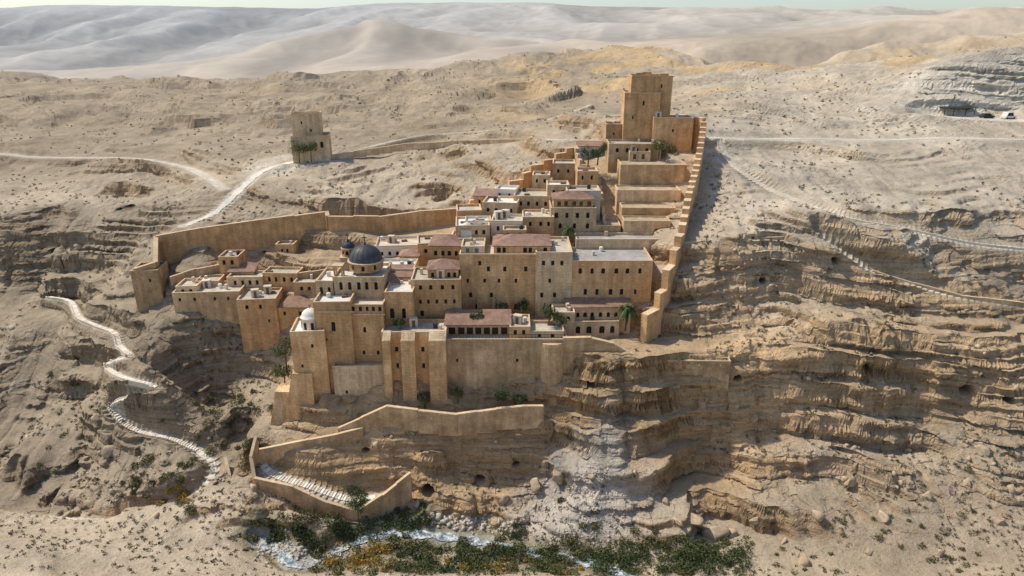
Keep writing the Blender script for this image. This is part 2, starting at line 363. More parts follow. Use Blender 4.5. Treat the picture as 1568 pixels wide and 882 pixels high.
M_['stone']=stone('ochre_masonry',(.84,.515,.25),(.74,.44,.205),(.55,.36,.19))
M_['pale']=stone('pale_masonry',(.83,.60,.36),(.75,.53,.305),(.58,.43,.26),.22)
M_['old']=stone('weathered_masonry',(.72,.485,.27),(.62,.41,.22),(.48,.325,.185),.35,.6,.3)
M_['plaster']=plain('lime_plaster',(.68,.59,.46),.9,.14)
M_['white']=plain('whitewash',(.78,.74,.66),.9,.10)
M_['deck']=plain('roof_screed',(.52,.46,.365),.95,.22,.8)
M_['deck2']=plain('grey_roof_screed',(.37,.35,.32),.95,.2,.8)
M_['cap']=plain('coping_stone',(.66,.50,.325),.95,.18)
M_['dark']=plain('dark_glass_gallery_shade',(.03,.026,.024),.4,.2)  # window panes; also painted shade filling the open gallery fronts
M_['tile']=plain('clay_tile',(.355,.225,.165),.9,.28,3)
M_['brown']=plain('brown_timber',(.20,.12,.085),.8,.2)
M_['lead']=plain('lead_sheet',(.10,.105,.11),.5,.2,1,.2)
M_['blue']=plain('blue_paint',(.12,.25,.45),.6,.1)
M_['iron']=plain('iron',(.05,.05,.05),.6,.1)
M_['gravel']=plain('dusty_gravel',(.66,.60,.50),.95,.18,1.2)
M_['earth']=plain('terrace_earth',(.43,.35,.235),.95,.3,.6)
nt=M_['tile'].node_tree; b=nt.nodes['Principled BSDF']; wv=N(nt,'ShaderNodeTexWave'); wv.inputs['Scale'].default_value=1.3; wv.inputs['Distortion'].default_value=.4
nt.links.new(N(nt,'ShaderNodeTexCoord').outputs['Object'],wv.inputs['Vector']); bp=N(nt,'ShaderNodeBump'); bp.inputs['Distance'].default_value=.08; nt.links.new(wv.outputs['Fac'],bp.inputs['Height']); nt.links.new(bp.outputs[0],b.inputs['Normal'])
# ------------------------------------------------------------------ mesh builder
class MB:
    def __init__(s): s.v=[];s.f=[];s.m=[];s.mats=[]
    def mi(s,k):
        if k not in s.mats: s.mats.append(k)
        return s.mats.index(k)
    def poly(s,ps,mat):
        i=len(s.v); s.v+= [tuple(p) for p in ps]; s.f.append(tuple(range(i,i+len(ps)))); s.m.append(s.mi(mat))
    def hexa(s,c,mat):
        i=len(s.v); s.v+=[tuple(p) for p in c]; k=s.mi(mat)
        for f in ((3,2,1,0),(4,5,6,7),(0,1,5,4),(1,2,6,5),(2,3,7,6),(3,0,4,7)): s.f.append(tuple(i+a for a in f)); s.m.append(k)
    def box(s,M,x0,x1,y0,y1,z0,z1,mat):
        s.hexa([M@Vector(p) for p in ((x0,y0,z0),(x1,y0,z0),(x1,y1,z0),(x0,y1,z0),(x0,y0,z1),(x1,y0,z1),(x1,y1,z1),(x0,y1,z1))],mat)
    def rev(s,M,prof,n,mat,a0=0):
        k=s.mi(mat); i=len(s.v)
        for r,z in prof:
            for j in range(n):
                a=a0+2*math.pi*j/n; s.v.append(tuple(M@Vector((r*math.cos(a),r*math.sin(a),z))))
        for q in range(len(prof)-1):
            for j in range(n):
                j2=(j+1)%n; s.f.append((i+q*n+j,i+q*n+j2,i+(q+1)*n+j2,i+(q+1)*n+j)); s.m.append(k)
        s.f.append(tuple(i+(len(prof)-1)*n+j for j in range(n))); s.m.append(k)
    def facade(s,M,o,dx,W,h,wins,mat,rec=.35,z0=0):
        nx,ny=dx[1],-dx[0]
        def pt(x,z,r=0): return M@Vector((o[0]+dx[0]*x-nx*r,o[1]+dx[1]*x-ny*r,z))
        wins=[w for w in wins if w[0]>.15 and w[2]<W-.15 and w[1]>z0+.1 and w[3]<h-.15]
        xs=sorted(set([0,W]+[w[0] for w in wins]+[w[2] for w in wins])); zs=sorted(set([z0,h]+[w[1] for w in wins]+[w[3] for w in wins]))
        for a,b in zip(xs,xs[1:]):
            run=None
            for c,d in zip(zs,zs[1:]):
                mx,mz=(a+b)/2,(c+d)/2
                if any(w[0]<mx<w[2] and w[1]<mz<w[3] for w in wins):
                    if run is not None: s.poly([pt(a,run),pt(b,run),pt(b,c),pt(a,c)],mat); run=None
                elif run is None: run=c
            if run is not None: s.poly([pt(a,run),pt(b,run),pt(b,h),pt(a,h)],mat)
        for w in wins:
            x0,a,x1,b,arch=w[:5]
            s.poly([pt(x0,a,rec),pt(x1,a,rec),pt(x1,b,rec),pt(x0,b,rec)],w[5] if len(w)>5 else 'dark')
            s.poly([pt(x0,a),pt(x0,a,rec),pt(x0,b,rec),pt(x0,b)],mat); s.poly([pt(x1,a,rec),pt(x1,a),pt(x1,b),pt(x1,b,rec)],mat)
            s.poly([pt(x0,b,rec),pt(x1,b,rec),pt(x1,b),pt(x0,b)],mat); s.poly([pt(x0,a),pt(x1,a),pt(x1,a,rec),pt(x0,a,rec)],'cap')
            if arch:
                r=(x1-x0)/2; xm=(x0+x1)/2
                for sg in (-1,1):
                    ps=[pt(xm+sg*r,b,.02)]
                    for k in range(5):
                        t=math.pi/2*k/4; ps.append(pt(xm+sg*r*math.cos(t),b-r+r*math.sin(t),.02))
                    s.poly(ps,mat)
    def make(s,name,smoothm=()):
        V=np.array(s.v); c=V.mean(0); c[2]=V[:,2].min()
        me=bpy.data.meshes.new(name); me.from_pydata([tuple(p) for p in V-c],[],s.f)
        for k in s.mats: me.materials.append(M_[k])
        me.polygons.foreach_set('material_index',s.m)
        if smoothm:
            ids={s.mats.index(k) for k in smoothm if k in s.mats}
            me.polygons.foreach_set('use_smooth',[mm in ids for mm in s.m])
        me.update(); ob=bpy.data.objects.new(name,me); ob.location=c; bpy.context.scene.collection.objects.link(ob); return ob
def clutter(mb,M,W,D,z):
    for k in range(random.choice((0,1,1,2)) if W*D<60 else random.randint(2,5)):
        x=random.uniform(-W/2+1,W/2-1) if W>2.4 else 0; y=random.uniform(D*.35,max(D*.36,D-1)); t=random.random()
        M2=M@Matrix.Translation((x,y,z))@Matrix.Rotation(random.uniform(-.4,.4),4,'Z')
        if t<.35: mb.box(M2,-.3,.3,-.3,.3,-.05,random.uniform(.7,1.4),'plaster')
        elif t<.55: mb.rev(M2,[(.45,-.05),(.48,1.0),(.2,1.15)],10,'white' if random.random()<.6 else 'iron')
        elif t<.8: mb.box(M2,-.7,.7,-.4,.4,-.05,.45,'brown')
        else:
            mb.box(M2,-.9,.9,-.7,.7,-.05,1.9,'plaster'); mb.box(M2,-.35,.3,-.75,-.7,0,1.6,'brown')
def body(mb,M,W,D,h,mat,fw,sw,roof,par=.6,z0=0,deck='deck',rise=1.3,clut=True,capm='cap'):
    mb.facade(M,(-W/2,0),(1,0),W,h,fw,mat,z0=z0); mb.facade(M,(W/2,0),(0,1),D,h,sw,mat,z0=z0)
    mb.facade(M,(W/2,D),(-1,0),W,h,[],mat,z0=z0); mb.facade(M,(-W/2,D),(0,-1),D,h,sw,mat,z0=z0)
    if roof=='flat':
        t=.3; o=[(-W/2,0),(W/2,0),(W/2,D),(-W/2,D)]; i=[(-W/2+t,t),(W/2-t,t),(W/2-t,D-t),(-W/2+t,D-t)]
        for a in range(4):
            b=(a+1)%4
            mb.poly([M@Vector((*o[a],h)),M@Vector((*o[b],h)),M@Vector((*i[b],h)),M@Vector((*i[a],h))],capm)
            mb.poly([M@Vector((*i[a],h)),M@Vector((*i[b],h)),M@Vector((*i[b],h-par)),M@Vector((*i[a],h-par))],mat)
        mb.poly([M@Vector((*p,h-par)) for p in i],deck)
        mb.box(M,-W/2-.05,W/2+.05,-.06,-.003,h-.16,h+.02,capm)
        if W>7 and random.random()<.5:
            for q in range(int(W/4)): xx=-W/2+W*(q+.5)/int(W/4); mb.box(M,xx-.08,xx+.08,-.5,-.003,h-par-.35,h-par-.2,capm)
        if clut and W>2.5 and D>2.5: clutter(mb,M,W,D,h-par)
    elif roof=='hip':
        e=.35; r=min(W,D)/2+e
        a=[(-W/2-e,-e),(W/2+e,-e),(W/2+e,D+e),(-W/2-e,D+e)]
        if W>=D: rd=[(-W/2-e+r,D/2),(W/2+e-r,D/2)]
        else: rd=[(0,-e+r),(0,D+e-r)]
        A_=[M@Vector((*p,h)) for p in a]; R_=[M@Vector((*p,h+rise)) for p in rd]
        mb.box(M,-W/2-e,W/2+e,-e,D+e,h-.12,h-.004,'brown')
        if W>=D: fs=[[A_[0],A_[1],R_[1],R_[0]],[A_[2],A_[3],R_[0],R_[1]],[A_[1],A_[2],R_[1]],[A_[3],A_[0],R_[0]]]
        else: fs=[[A_[0],A_[1],R_[0]],[A_[2],A_[3],R_[1]],[A_[1],A_[2],R_[1],R_[0]],[A_[3],A_[0],R_[0],R_[1]]]
        for f in fs: mb.poly(f,'tile')
    elif roof=='shed':
        e=.4
        mb.hexa([M@Vector(p) for p in ((-W/2-e,-e,h-.1),(W/2+e,-e,h-.1),(W/2+e,D+e,h+rise-.1),(-W/2-e,D+e,h+rise-.1),(-W/2-e,-e,h+.1),(W/2+e,-e,h+.1),(W/2+e,D+e,h+rise+.1),(-W/2-e,D+e,h+rise+.1))],'tile')
        mb.facade(M,(W/2,D),(-1,0),W,h+rise-.15,[],mat,z0=h)
def house(name,u0,u1,vt,vb,y,D,rot=0,roof='flat',wins=(),mat='stone',ext=4,par=.6,deck='deck',rise=1.3,mb=None,clut=True,side=True,capm='cap'):
    vm=(vt*2+vb)/3
    xl=P(u0,vm,y)[0]; xr=P(u1,vm,y)[0]; zt=P(u0,vt,y)[2]; zb=P(u0,vb,y)[2]
    W=xr-xl; h=zt-zb+ext
    M=Matrix.Translation(((xl+xr)/2,y,zb-ext))@Matrix.Rotation(math.radians(rot),4,'Z')
    fw=[];sw=[]
    for row in wins:
        v,us,w,hh,arch=row[:5]; mt=row[5] if len(row)>5 else 'dark'
        zc=P(u0,v,y)[2]-(zb-ext)
        for u in us:
            xc=(u-u0)/(u1-u0)*W; w_=w*random.uniform(.9,1.1); fw.append((round(xc-w_/2,3),round(zc-hh/2,3),round(xc+w_/2,3),round(zc+hh/2,3),arch,mt))
        if side:
            nn=int(D/4.5)
            for k in range(nn):
                xc=D*(k+.5)/nn; sw.append((xc-min(w,1)/2,zc-min(hh,1.4)/2,xc+min(w,1)/2,zc+min(hh,1.4)/2,arch,mt))
    own=mb is None
    if own: mb=MB()
    body(mb,M,W,D,h,mat,fw,sw,roof,par,0,deck,rise,clut,capm)
    if own: return mb.make(name)
    return M,W,h
def rowu(a,b,n): return [a+(b-a)*(i+.5)/n+random.uniform(-.8,.8) for i in range(n)]
def cross(mb,M,z,s=1):
    mb.box(M,-.07*s,.07*s,-.07*s,.07*s,z,z+1.5*s,'iron'); mb.box(M,-.45*s,.45*s,-.06*s,.06*s,z+.85*s,z+1.02*s,'iron')
def dome(mb,M,r,zb,drumh,mat='lead',n=24,drum='stone',nw=8):
    for k in range(8):
        a0=2*math.pi*(k)/8+math.pi/8; a1=a0+math.pi/4
        R=r*1.04; p0=Vector((R*math.cos(a0),R*math.sin(a0),0)); p1=Vector((R*math.cos(a1),R*math.sin(a1),0))
        d=(p1-p0); L=d.length; d/=L
        mb.facade(M@Matrix.Translation((0,0,zb)),(p0.x,p0.y),(d.x,d.y),L,drumh,[(L/2-.35,.4,L/2+.35,drumh-.35,True)] if drumh>1.6 else [],drum,.25)
    mb.rev(M,[(r*1.04,zb+drumh),(r*1.12,zb+drumh),(r*1.12,zb+drumh+.2),(r*1.0,zb+drumh+.25)],n,'cap')
    z1=zb+drumh+.25
    prof=[(r*math.cos(t),z1+r*.92*math.sin(t)) for t in np.linspace(0,math.pi/2-.08,10)]
    mb.rev(M,prof,n,mat)
    for k in range(16):
        a=2*math.pi*k/16
        for q in range(8):
            (ra,za),(rb,zb_)=prof[q],prof[q+1]
            w=.06
            c,s_=math.cos(a),math.sin(a)
            def pp(r_,z_,o,e): return M@Vector(((r_+e)*c-o*s_,(r_+e)*s_+o*c,z_+e*.3))
            mb.poly([pp(ra,za,-w,.07),pp(ra,za,w,.07),pp(rb,zb_,w,.07),pp(rb,zb_,-w,.07)],mat)
    mb.rev(M,[(.25,z1+r*.9),(.28,z1+r*.92+.4),(.1,z1+r*.92+.6)],10,mat)
    cross(mb,M,z1+r*.92+.5,.8+.1*r)
# ------------------------------------------------------------------ church complex
mb=MB()
house('',486,541,462,650,133,12,2,mb=mb,wins=[(500,[513],.9,2.2,True),(520,[500],.6,.8,False)],deck='white',par=.8)
house('',541,590,466,640,134.2,11,-1,mb=mb,wins=[(473,rowu(541,590,5),.7,1.1,True),(505,[560],.7,1.3,True),(540,[556,578],.6,1.0,False),(575,[570],.5,.8,False)],deck='plaster')
for a,b_,v_,y_ in ((541,590,482,134.2),(486,541,478,133)):
    xl,xr=P(a,v_,y_)[0],P(b_,v_,y_)[0]; z=P(a,v_,y_)[2]; mb.box(Matrix.Identity(4),xl,xr,y_-.28,y_-.05,z,z+.3,'cap')
house('',590,633,447,520,136,9,0,mb=mb,wins=[(480,[600,618],.9,2.4,True),(500,[628],.6,1,False)],deck='white')
house('',484,512,430,470,139,9,0,mb=mb,wins=[(445,[492,504],.6,1.6,True)],deck='white',mat='pale')
house('',510,588,424,462,139,10,0,mb=mb,wins=[(438,rowu(516,582,5),.75,1.8,True)],deck='white',mat='pale',clut=False)
x,y_,z=P(560,404,143.5)
MD=Matrix.Translation((x,144,z))
dome(mb,MD,3.6,-1.2,1.9)
x,_,z=P(535,400,147)
M2=Matrix.Translation((x,147,z)); mb.box(M2,-1.7,1.7,-1.7,1.7,-6,1.2,'pale')
mb.box(M2,-1.85,1.85,-1.85,1.85,1.2,1.4,'cap')
dome(mb,M2,1.45,1.4,1.7)
x,_,z=P(519,418,141); M2=Matrix.Translation((x,141,z))
for sx in (-.9,.7):
    for sy in (-.9,.7): mb.box(M2,sx,sx+.3,sy,sy+.3,-2,1.7,'stone')
mb.box(M2,-1.1,1.2,-1.1,1.2,1.7,2,'cap')
church=mb.make('domed_monastery_church',('lead',))
mb=MB()
house('',449,500,507,628,131.5,8,6,mb=mb,wins=[(560,[462],.5,.8,False),(530,[480],.5,.9,True)],ext=6,clut=False,deck='white')
x,_,z=P(476,500,134); M2=Matrix.Translation((x,134.5,z))
mb.rev(M2,[(2.0,-2),(2.0,2.0),(2.15,2.0),(2.15,2.2),(1.9,2.25),(1.75,2.9),(1.3,3.5),(.6,3.9),(.1,4.0)],12,'white')
for k in range(8):
    a=2*math.pi*(k+.5)/8
    mb.box(M2@Matrix.Rotation(a,4,'Z'),1.85,2.03,-.3,.3,-.2,1.3,'dark')
cross(mb,M2,3.9,.7)
def batter(mb,u0,u1,vt,vb,y,D,fl,mat='stone',ext=3,lean=0):
    xl,xr=P(u0,(vt+vb)/2,y)[0],P(u1,(vt+vb)/2,y)[0]; zt=P(u0,vt,y)[2]; zb=P(u0,vb,y)[2]-ext
    mb.hexa([(xl-lean,y-fl,zb),(xr,y-fl,zb),(xr,y+D,zb),(xl-lean,y+D,zb),(xl,y,zt),(xr,y,zt),(xr,y+D,zt),(xl,y+D,zt)],mat)
batter(mb,452,482,572,655,130.6,4,1.2,'stone',4,4)
batter(mb,425,452,600,660,131,4,1,'old',4,3)
mb.make('chapel_turret',('white',))
mb=MB()
house('',586,684,508,617,131.2,7,0,mb=mb,wins=[(535,[608,648,672],.7,1.2,False),(560,[608,648],.6,1.2,False),(520,[596,622],.5,.5,False)],ext=6)
for a,b_ in ((588,600),(616,637),(658,684)):
    batter(mb,a,b_,522,617,129.6,1.6,.9,'stone',5)
    xl,xr=P(a,560,129.6)[0],P(b_,560,129.6)[0]; z=P(a,522,129.6)[2]
    mb.hexa([(xl,129.6,z),(xr,129.6,z),(xr,131.3,z),(xl,131.3,z),(xl,131.1,z+1.6),(xr,131.1,z+1.6),(xr,131.3,z+1.6),(xl,131.3,z+1.6)],'pale')
mb.make('buttressed_hall')
house('lower_terrace_wing',512,588,560,640,131.6,5,3,wins=[(600,[530],.5,.8,False)],ext=6,mat='pale')
mb=MB()
house('',683,780,497,520,134.3,5,0,'shed',mb=mb,wins=[(507,rowu(686,778,7),1.35,1.7,False)],rise=1.3,ext=1,mat='old')  # open front: dark panes behind the posts stand in for interior shade
house('',683,868,519,606,131.6,11,0,mb=mb,wins=[(552,[700,792,840],.5,.8,False),(590,[770],.4,.5,False)],ext=6,mat='old')
house('',780,812,500,520,133,7,0,mb=mb,wins=[(509,[789,802],.7,1.1,False)],ext=1)
house('',812,864,507,521,133.5,6,0,mb=mb,wins=[(514,[826,846],.7,.9,False)],ext=1,mat='pale')
for k in range(36):
    xx=P(684+k*5,519,131.6)[0]; z=P(684,519,131.6)[2]; mb.box(Matrix.Identity(4),xx,xx+.05,131.7,131.75,z,z+.9,'iron')
xl,xr=P(684,519,131.6)[0],P(864,519,131.6)[0]; mb.box(Matrix.Identity(4),xl,xr,131.68,131.77,z+.9,z+.97,'iron')
mb.make('gallery_retaining_wing')
mb=MB()
x,_,z=P(845,520,133); M2=Matrix.Translation((x,133,z-14))
mb.rev(M2,[(3.3,-4),(2.9,8),(2.75,14)],20,'old'); mb.make('round_bastion')
house('monks_cell_house',630,706,428,495,140,9,2,wins=[(440,rowu(636,702,4),.7,1.1,True),(462,rowu(636,702,5),.6,1,False),(480,[645,690],.8,1.4,False)])
house('tiled_pavilion',655,702,412,432,143,6,2,'hip',wins=[(421,rowu(658,700,5),.7,1.2,True)],ext=1,rise=1.5)
house('small_tiled_roof_house',578,610,432,455,142.5,5,0,'hip',wins=[(444,[588,600],.7,1,False)],mat='white',rise=1.4)
house('verandah_house',588,628,424,450,145,6,0,'shed',wins=[(434,rowu(590,626,4),1.2,1.5,False)],rise=.8)
house('white_terrace_house',575,634,412,440,148,8,0,mat='white',wins=[(425,[600,620],.7,1,False)],deck='white')
house('upper_cell_house',658,706,376,430,150,8,-3,'hip',wins=[(388,rowu(662,704,4),.8,1.2,False),(406,rowu(662,704,3),.7,1,False)],rise=1.5)
mb=MB()
house('',704,820,389,486,146,12,0,mb=mb,wins=[(403,[735],.7,1.1,False),(412,[748,773,805],.7,1.2,False),(430,[716,742,764,790],.6,1.0,False),(452,[720,752],.7,1.2,False),(470,[730,760,790],.8,1.5,True)],clut=False)
house('',820,876,386,486,145.3,13,0,mb=mb,wins=[(403,[832,846,860],.7,1.1,False),(430,[842],.6,1.0,False),(452,[830,850],.7,1.2,False),(470,[845],.8,1.5,True)],mat='pale')
house('',756,843,376,392,147.5,9,0,'hip',mb=mb,wins=[(383,[764,772,804,812,835],.8,1.2,False)],ext=1,rise=1.5)
house('',706,742,377,392,148,7,0,mb=mb,wins=[(383,[716,730],.8,1.1,False,'blue')],ext=1,mat='pale')
for k in range(5):
    a=712+k*22; xx,_,z=P(a,486,145.9); mb.hexa([(xx-.5,144.6,z-4),(xx+.5,144.6,z-4),(xx+.5,146,z-4),(xx-.5,146,z-4),(xx-.4,145.7,z+5),(xx+.4,145.7,z+5),(xx+.4,146,z+5),(xx-.4,146,z+5)],'stone')
mb.make('main_residential_block')
mb=MB()
house('',876,998,399,485,145.5,14,0,mb=mb,wins=[(415,[888,906,923,943,960,979],.8,1.3,True),(447,[897,915,936,953],.8,1.5,True),(447,[974],.6,1.2,False)],deck='deck2')
house('',868,966,470,515,141.5,5,2,'shed',mb=mb,wins=[(482,rowu(878,960,7),.8,1.2,True)],mat='pale',rise=.9,ext=2)
house('',866,948,492,516,139.8,3,2,mb=mb,wins=[(505,[885,902,922,938],1.1,1.8,True)],mat='pale')
mb.make('east_guest_wing')
house('courtyard_store_house',846,880,478,520,138.6,5,0,wins=[(488,[855,870],.7,1,False)],mat='pale')
# ------------------------------------------------------------------ upper tiers
mb=MB()
house('',843,913,318,362,163,9,0,mb=mb,wins=[(330,[852,868,884,900],.8,1.3,False),(346,[858,880,900],.8,1.4,True)],mat='pale')
house('',848,909,305,321,164.5,7,0,'hip',mb=mb,wins=[(312,rowu(850,908,5),.9,1.2,False,'brown')],ext=1,rise=1.4)
mb.make('upper_guest_house')
house('stair_tower',868,920,292,318,169,7,0,wins=[(304,[880,905],.7,1.2,False)],mat='plaster')
house('abbots_house',838,872,283,306,174,6,0,wins=[(294,[848,862],.7,1,False)],mat='pale',deck='white')
house('white_roof_cells',738,792,310,338,168,8,-8,wins=[(322,rowu(742,788,4),.7,1,False)],mat='pale',deck='white')
house('white_roof_cells',698,750,345,385,156,9,4,wins=[(356,rowu(702,746,4),.7,1.1,False),(372,rowu(702,746,3),.7,1.1,False)],mat='pale',deck='white')
house('white_roof_cells',752,800,338,372,158,7,-3,wins=[(350,rowu(756,796,3),.7,1.1,False)],mat='plaster',deck='deck')
house('stone_cells',800,848,332,365,161,8,0,wins=[(343,[812,828,840],.7,1.1,False)],mat='stone')
house('stone_cells',786,846,300,334,172,9,-5,wins=[(312,rowu(790,842,4),.7,1.1,False)],mat='pale')
house('stone_cells',700,738,322,348,167,7,6,wins=[(333,[712,726],.7,1,False)],mat='stone')
house('blue_railed_house',712,752,338,352,159,5,3,wins=[(345,[722,740],.7,1,False,'blue')],mat='white',deck='white')
house('stone_cells',640,690,372,400,160,8,8,wins=[(384,[652,670],.7,1,False)],mat='pale')
house('whitewashed_cells',575,640,376,400,166,9,5,wins=[(388,rowu(580,636,5),.7,1,False)],mat='white',deck='plaster')
house('stone_cells',690,722,365,392,154,7,0,wins=[(376,[700,712],.7,1,False)],mat='pale')
house('stone_cells',757,790,290,314,177,6,-10,wins=[(299,[765,780],.6,1,False)],mat='white',deck='white')
house('stone_cells',815,842,268,292,182,6,-4,wins=[(277,[822,834],.6,1,False)],mat='pale')
house('stone_cells',846,880,250,284,188,7,-4,wins=[(262,[855,870],.6,1,False)],mat='old')
house('stone_cells',726,760,300,322,176,5,-6,'shed',wins=[(309,[734,750],.6,1,False)],mat='stone',rise=.8)
house('stone_cells',770,806,352,380,153.5,4,0,'flat',wins=[(360,[778,796],.6,1,False)],mat='stone')
house('stone_cells',884,916,262,296,180,6,0,wins=[(272,[892,906],.6,1.2,True)],mat='stone')
house('stone_cells',612,640,392,412,157,5,0,'hip',wins=[(402,[620,632],.6,1,False)],mat='pale',rise=1)
mb=MB()
Mx,W,h=house('',706,722,352,372,155.5,4,0,mb=mb,mat='white',ext=1,clut=False)
mb.rev(Mx@Matrix.Translation((0,2,h)),[(1.5,-.6),(1.4,.3),(1,.9),(.4,1.2),(.05,1.25)],14,'white'); mb.make('small_white_dome_chapel',('white',))
mb=MB()
house('',956,1010,142,215,199,11,-4,mb=mb,wins=[(158,[985],.5,1.2,False),(180,[970],.4,1,False)],mat='stone',clut=False,ext=6)
house('',966,1028,116,200,200.5,11,-4,mb=mb,wins=[(150,[1005],.6,1.6,False),(132,[1012],.5,1,False)],mat='stone',clut=False,ext=8,par=1.2)
x,_,z=P(990,116,203); M2=Matrix.Translation((x,203,z))@Matrix.Rotation(-.07,4,'Z')
mb.box(M2,-3.2,-1.2,-2.4,-1.9,-2,.9,'stone'); mb.box(M2,3.4,5.9,-2.4,-1.6,-2,.7,'stone'); mb.box(M2,-1,1.5,1,3.5,-2,1.0,'stone')
mb.make('great_watch_tower')
house('tower_wing',1000,1060,180,250,196,7,-3,wins=[(200,[1030],.5,.8,False)],mat='stone',ext=6,deck='gravel')
house('tower_forecourt_house',932,1012,220,262,190,9,-2,wins=[(230,[945,960,975,990],.8,1.2,True)],mat='old',ext=6)
house('pink_roof_cabin',886,932,224,240,200,6,0,'shed',wins=[(232,[895,908,922],.8,1.1,False)],mat='white',rise=.6)
house('tower_flank_wall_house',928,958,190,225,202,7,0,mat='old',wins=[(205,[940],.5,.8,False)])
house('gate_house',964,996,232,250,188,5,0,wins=[(240,[972,985],.9,1.4,False,'brown')],mat='pale',ext=2)
def terr(name,u0,u1,vt,vb,y,D,mat='old'): return house(name,u0,u1,vt,vb,y,D,-2,mat=mat,deck='earth',par=.35,clut=False,ext=3)
terr('terrace_retaining_wall',950,1050,252,290,181,9)
terr('terrace_retaining_wall',945,1042,291,316,174,6.5,'pale')
terr('terrace_retaining_wall',952,1034,318,338,168,5.5)
terr('terrace_retaining_wall',955,1026,338,362,162.5,5,'pale')
house('stable_terrace_house',882,1012,366,402,156.5,6,0,mat='pale',deck='deck2',ext=3,clut=False)
terr('terrace_retaining_wall',912,950,345,372,163,7,'old')
# ------------------------------------------------------------------ enclosure walls
def wall(name,pts_,H,t=.9,step=3.0,mat='stone',stepped=False,extra=3,mb=None):
    own=mb is None
    if own: mb=MB()
    W_=[Vector(P(*p[:3])) for p in pts_]
    for a,b in zip(W_,W_[1:]):
        L=(b-a).xy.length; nseg=max(1,int(L/step)); d=(b-a)/nseg; ang=math.atan2(d.y,d.x)
        for k in range(nseg):
            p=a+d*k; q=p+d
            za,zb=(p.z,q.z) if not stepped else ((p.z+q.z)/2,(p.z+q.z)/2)
            j=random.uniform(-.12,.12); za+=j; zb+=j
            nrm=Vector((-math.sin(ang),math.cos(ang),0))*t/2
            lo=min(za,zb)-H-extra
            mb.hexa([(*(p-nrm).xy,lo),(*(q-nrm).xy,lo),(*(q+nrm).xy,lo),(*(p+nrm).xy,lo),(*(p-nrm).xy,za),(*(q-nrm).xy,zb),(*(q+nrm).xy,zb),(*(p+nrm).xy,za)],mat)
            n2=nrm*1.1
            mb.hexa([(*(p-n2).xy,za+.01),(*(q-n2).xy,zb+.01),(*(q+n2).xy,zb+.01),(*(p+n2).xy,za+.01),(*(p-n2).xy,za+.16),(*(q-n2).xy,zb+.16),(*(q+n2).xy,zb+.16),(*(p+n2).xy,za+.16)],'cap')
    if own: return mb.make(name)
wall('east_enclosure_wall',[(1060,176,200),(1078,184,196.5),(1074,215,187),(1066,258,175.5),(1054,300,163),(1044,350,152),(1030,392,146.5),(1018,430,142.5),(1006,462,140),(986,494,136.5)],6.5,1.5,2.4,'stone',True,6)
wall('north_enclosure_wall',[(700,322,181),(757,292,185),(800,272,190),(812,258,193),(850,240,198),(882,222,203)],5,1,3.5,'stone',True,3)
wall('west_enclosure_wall',[(206,412,158),(238,402,160),(239,362,171),(300,351,173),(400,337,176),(500,324,178),(502,331,176),(580,332,178),(640,324,180),(700,320,181)],6,1,6,'stone',False,3)
wall('corridor_wall',[(880,222,203),(890,250,193),(915,262,188),(921,300,176),(930,372,158)],4,.8,3,'pale',True,4)
wall('road_parapet_wall',[(503,238,228),(560,229,233),(620,221,238),(700,216,236),(790,214,228),(880,216,214)],1.0,.6,4,'pale',False,1)
wall('road_parapet_wall',[(395,268,228),(440,252,232),(503,242,229)],.8,.6,4,'pale',False,1)
wall('cliff_edge_wall',[(862,518,132),(905,517,131.6),(940,525,131),(970,543,130.5),(992,550,130)],3,.8,4,'old',False,4)
house('cliff_gallery_wall',990,1118,552,572,130,2,-2,wins=[(556,rowu(994,1060,6),.5,.6,False)],mat='old',ext=4,clut=False)
wall('lower_terrace_wall',[(518,655,126.0),(552,640,125.8),(592,622,126.3),(640,628,125.1),(700,634,124.7),(760,626,125.5),(800,622,126.2),(832,622,127.2)],2.0,.7,4,'old',False,3)
wall('ramp_parapet_wall',[(392,668,123.0),(384,700,120.5),(390,732,117.8),(450,745,115.8),(500,768,114.2),(548,782,113.4),(585,758,115.5),(628,724,118.8)],1.8,.6,3,'old',False,4)
wall('ramp_parapet_wall',[(392,690,123.0),(450,678,123.6),(520,664,124.6),(556,655,125.2)],1.3,.6,3,'old',False,4)
wall('stair_parapet_wall',[(345,700,122.5),(352,728,119.5),(345,752,117.5),(384,742,118)],1.0,.5,3,'old',False,3)
wall('slope_wall',[(1335,414,147.5),(1400,434,145),(1470,452,142.5),(1568,464,141)],.9,.5,4,'old',False,2)
wall('slope_wall',[(1045,372,151.5),(1110,366,151.5),(1180,364,151.5),(1245,358,152)],.5,.5,4,'pale',False,1.5)
# ------------------------------------------------------------------ west cells
mb=MB()
house('',268,368,447,505,153,8,4,mb=mb,wins=[(458,[278,300,330,350],.6,.9,False)],mat='old',ext=6)
house('',270,302,438,460,154.5,6,4,mb=mb,wins=[(446,[280,292],.8,1,False)],mat='pale',ext=2)
mb.make('west_terrace_house')
house('west_bastion_house',366,424,458,522,150.5,8,6,wins=[(470,[380,400],.7,1,False),(492,[410],.5,.8,False)],ext=6)
house('west_low_house',424,482,470,500,151.5,8,0,'hip',wins=[(480,[436,460],.7,1,False)],ext=8,rise=1.4)
house('hermit_cell',204,244,414,470,158,7,8,wins=[(430,[216,230],.5,.8,False)],mat='old',ext=8)
house('hermit_cell',336,366,393,435,164,6,3,wins=[(402,[344,356],.8,1.2,False),(418,[350],.7,1,False)],mat='stone',ext=6)
house('cell_row',348,402,424,450,158.5,5,2,wins=[(433,rowu(354,400,4),.7,1.2,False)],mat='pale',ext=8)
house('cell_row',402,456,418,446,159.5,5,-3,wins=[(428,rowu(406,452,4),.7,1.2,False)],mat='stone',ext=8)
house('cell_row',352,388,416,432,162,4,2,'shed',wins=[(424,[360,378],.7,1,False)],ext=3,rise=.9)
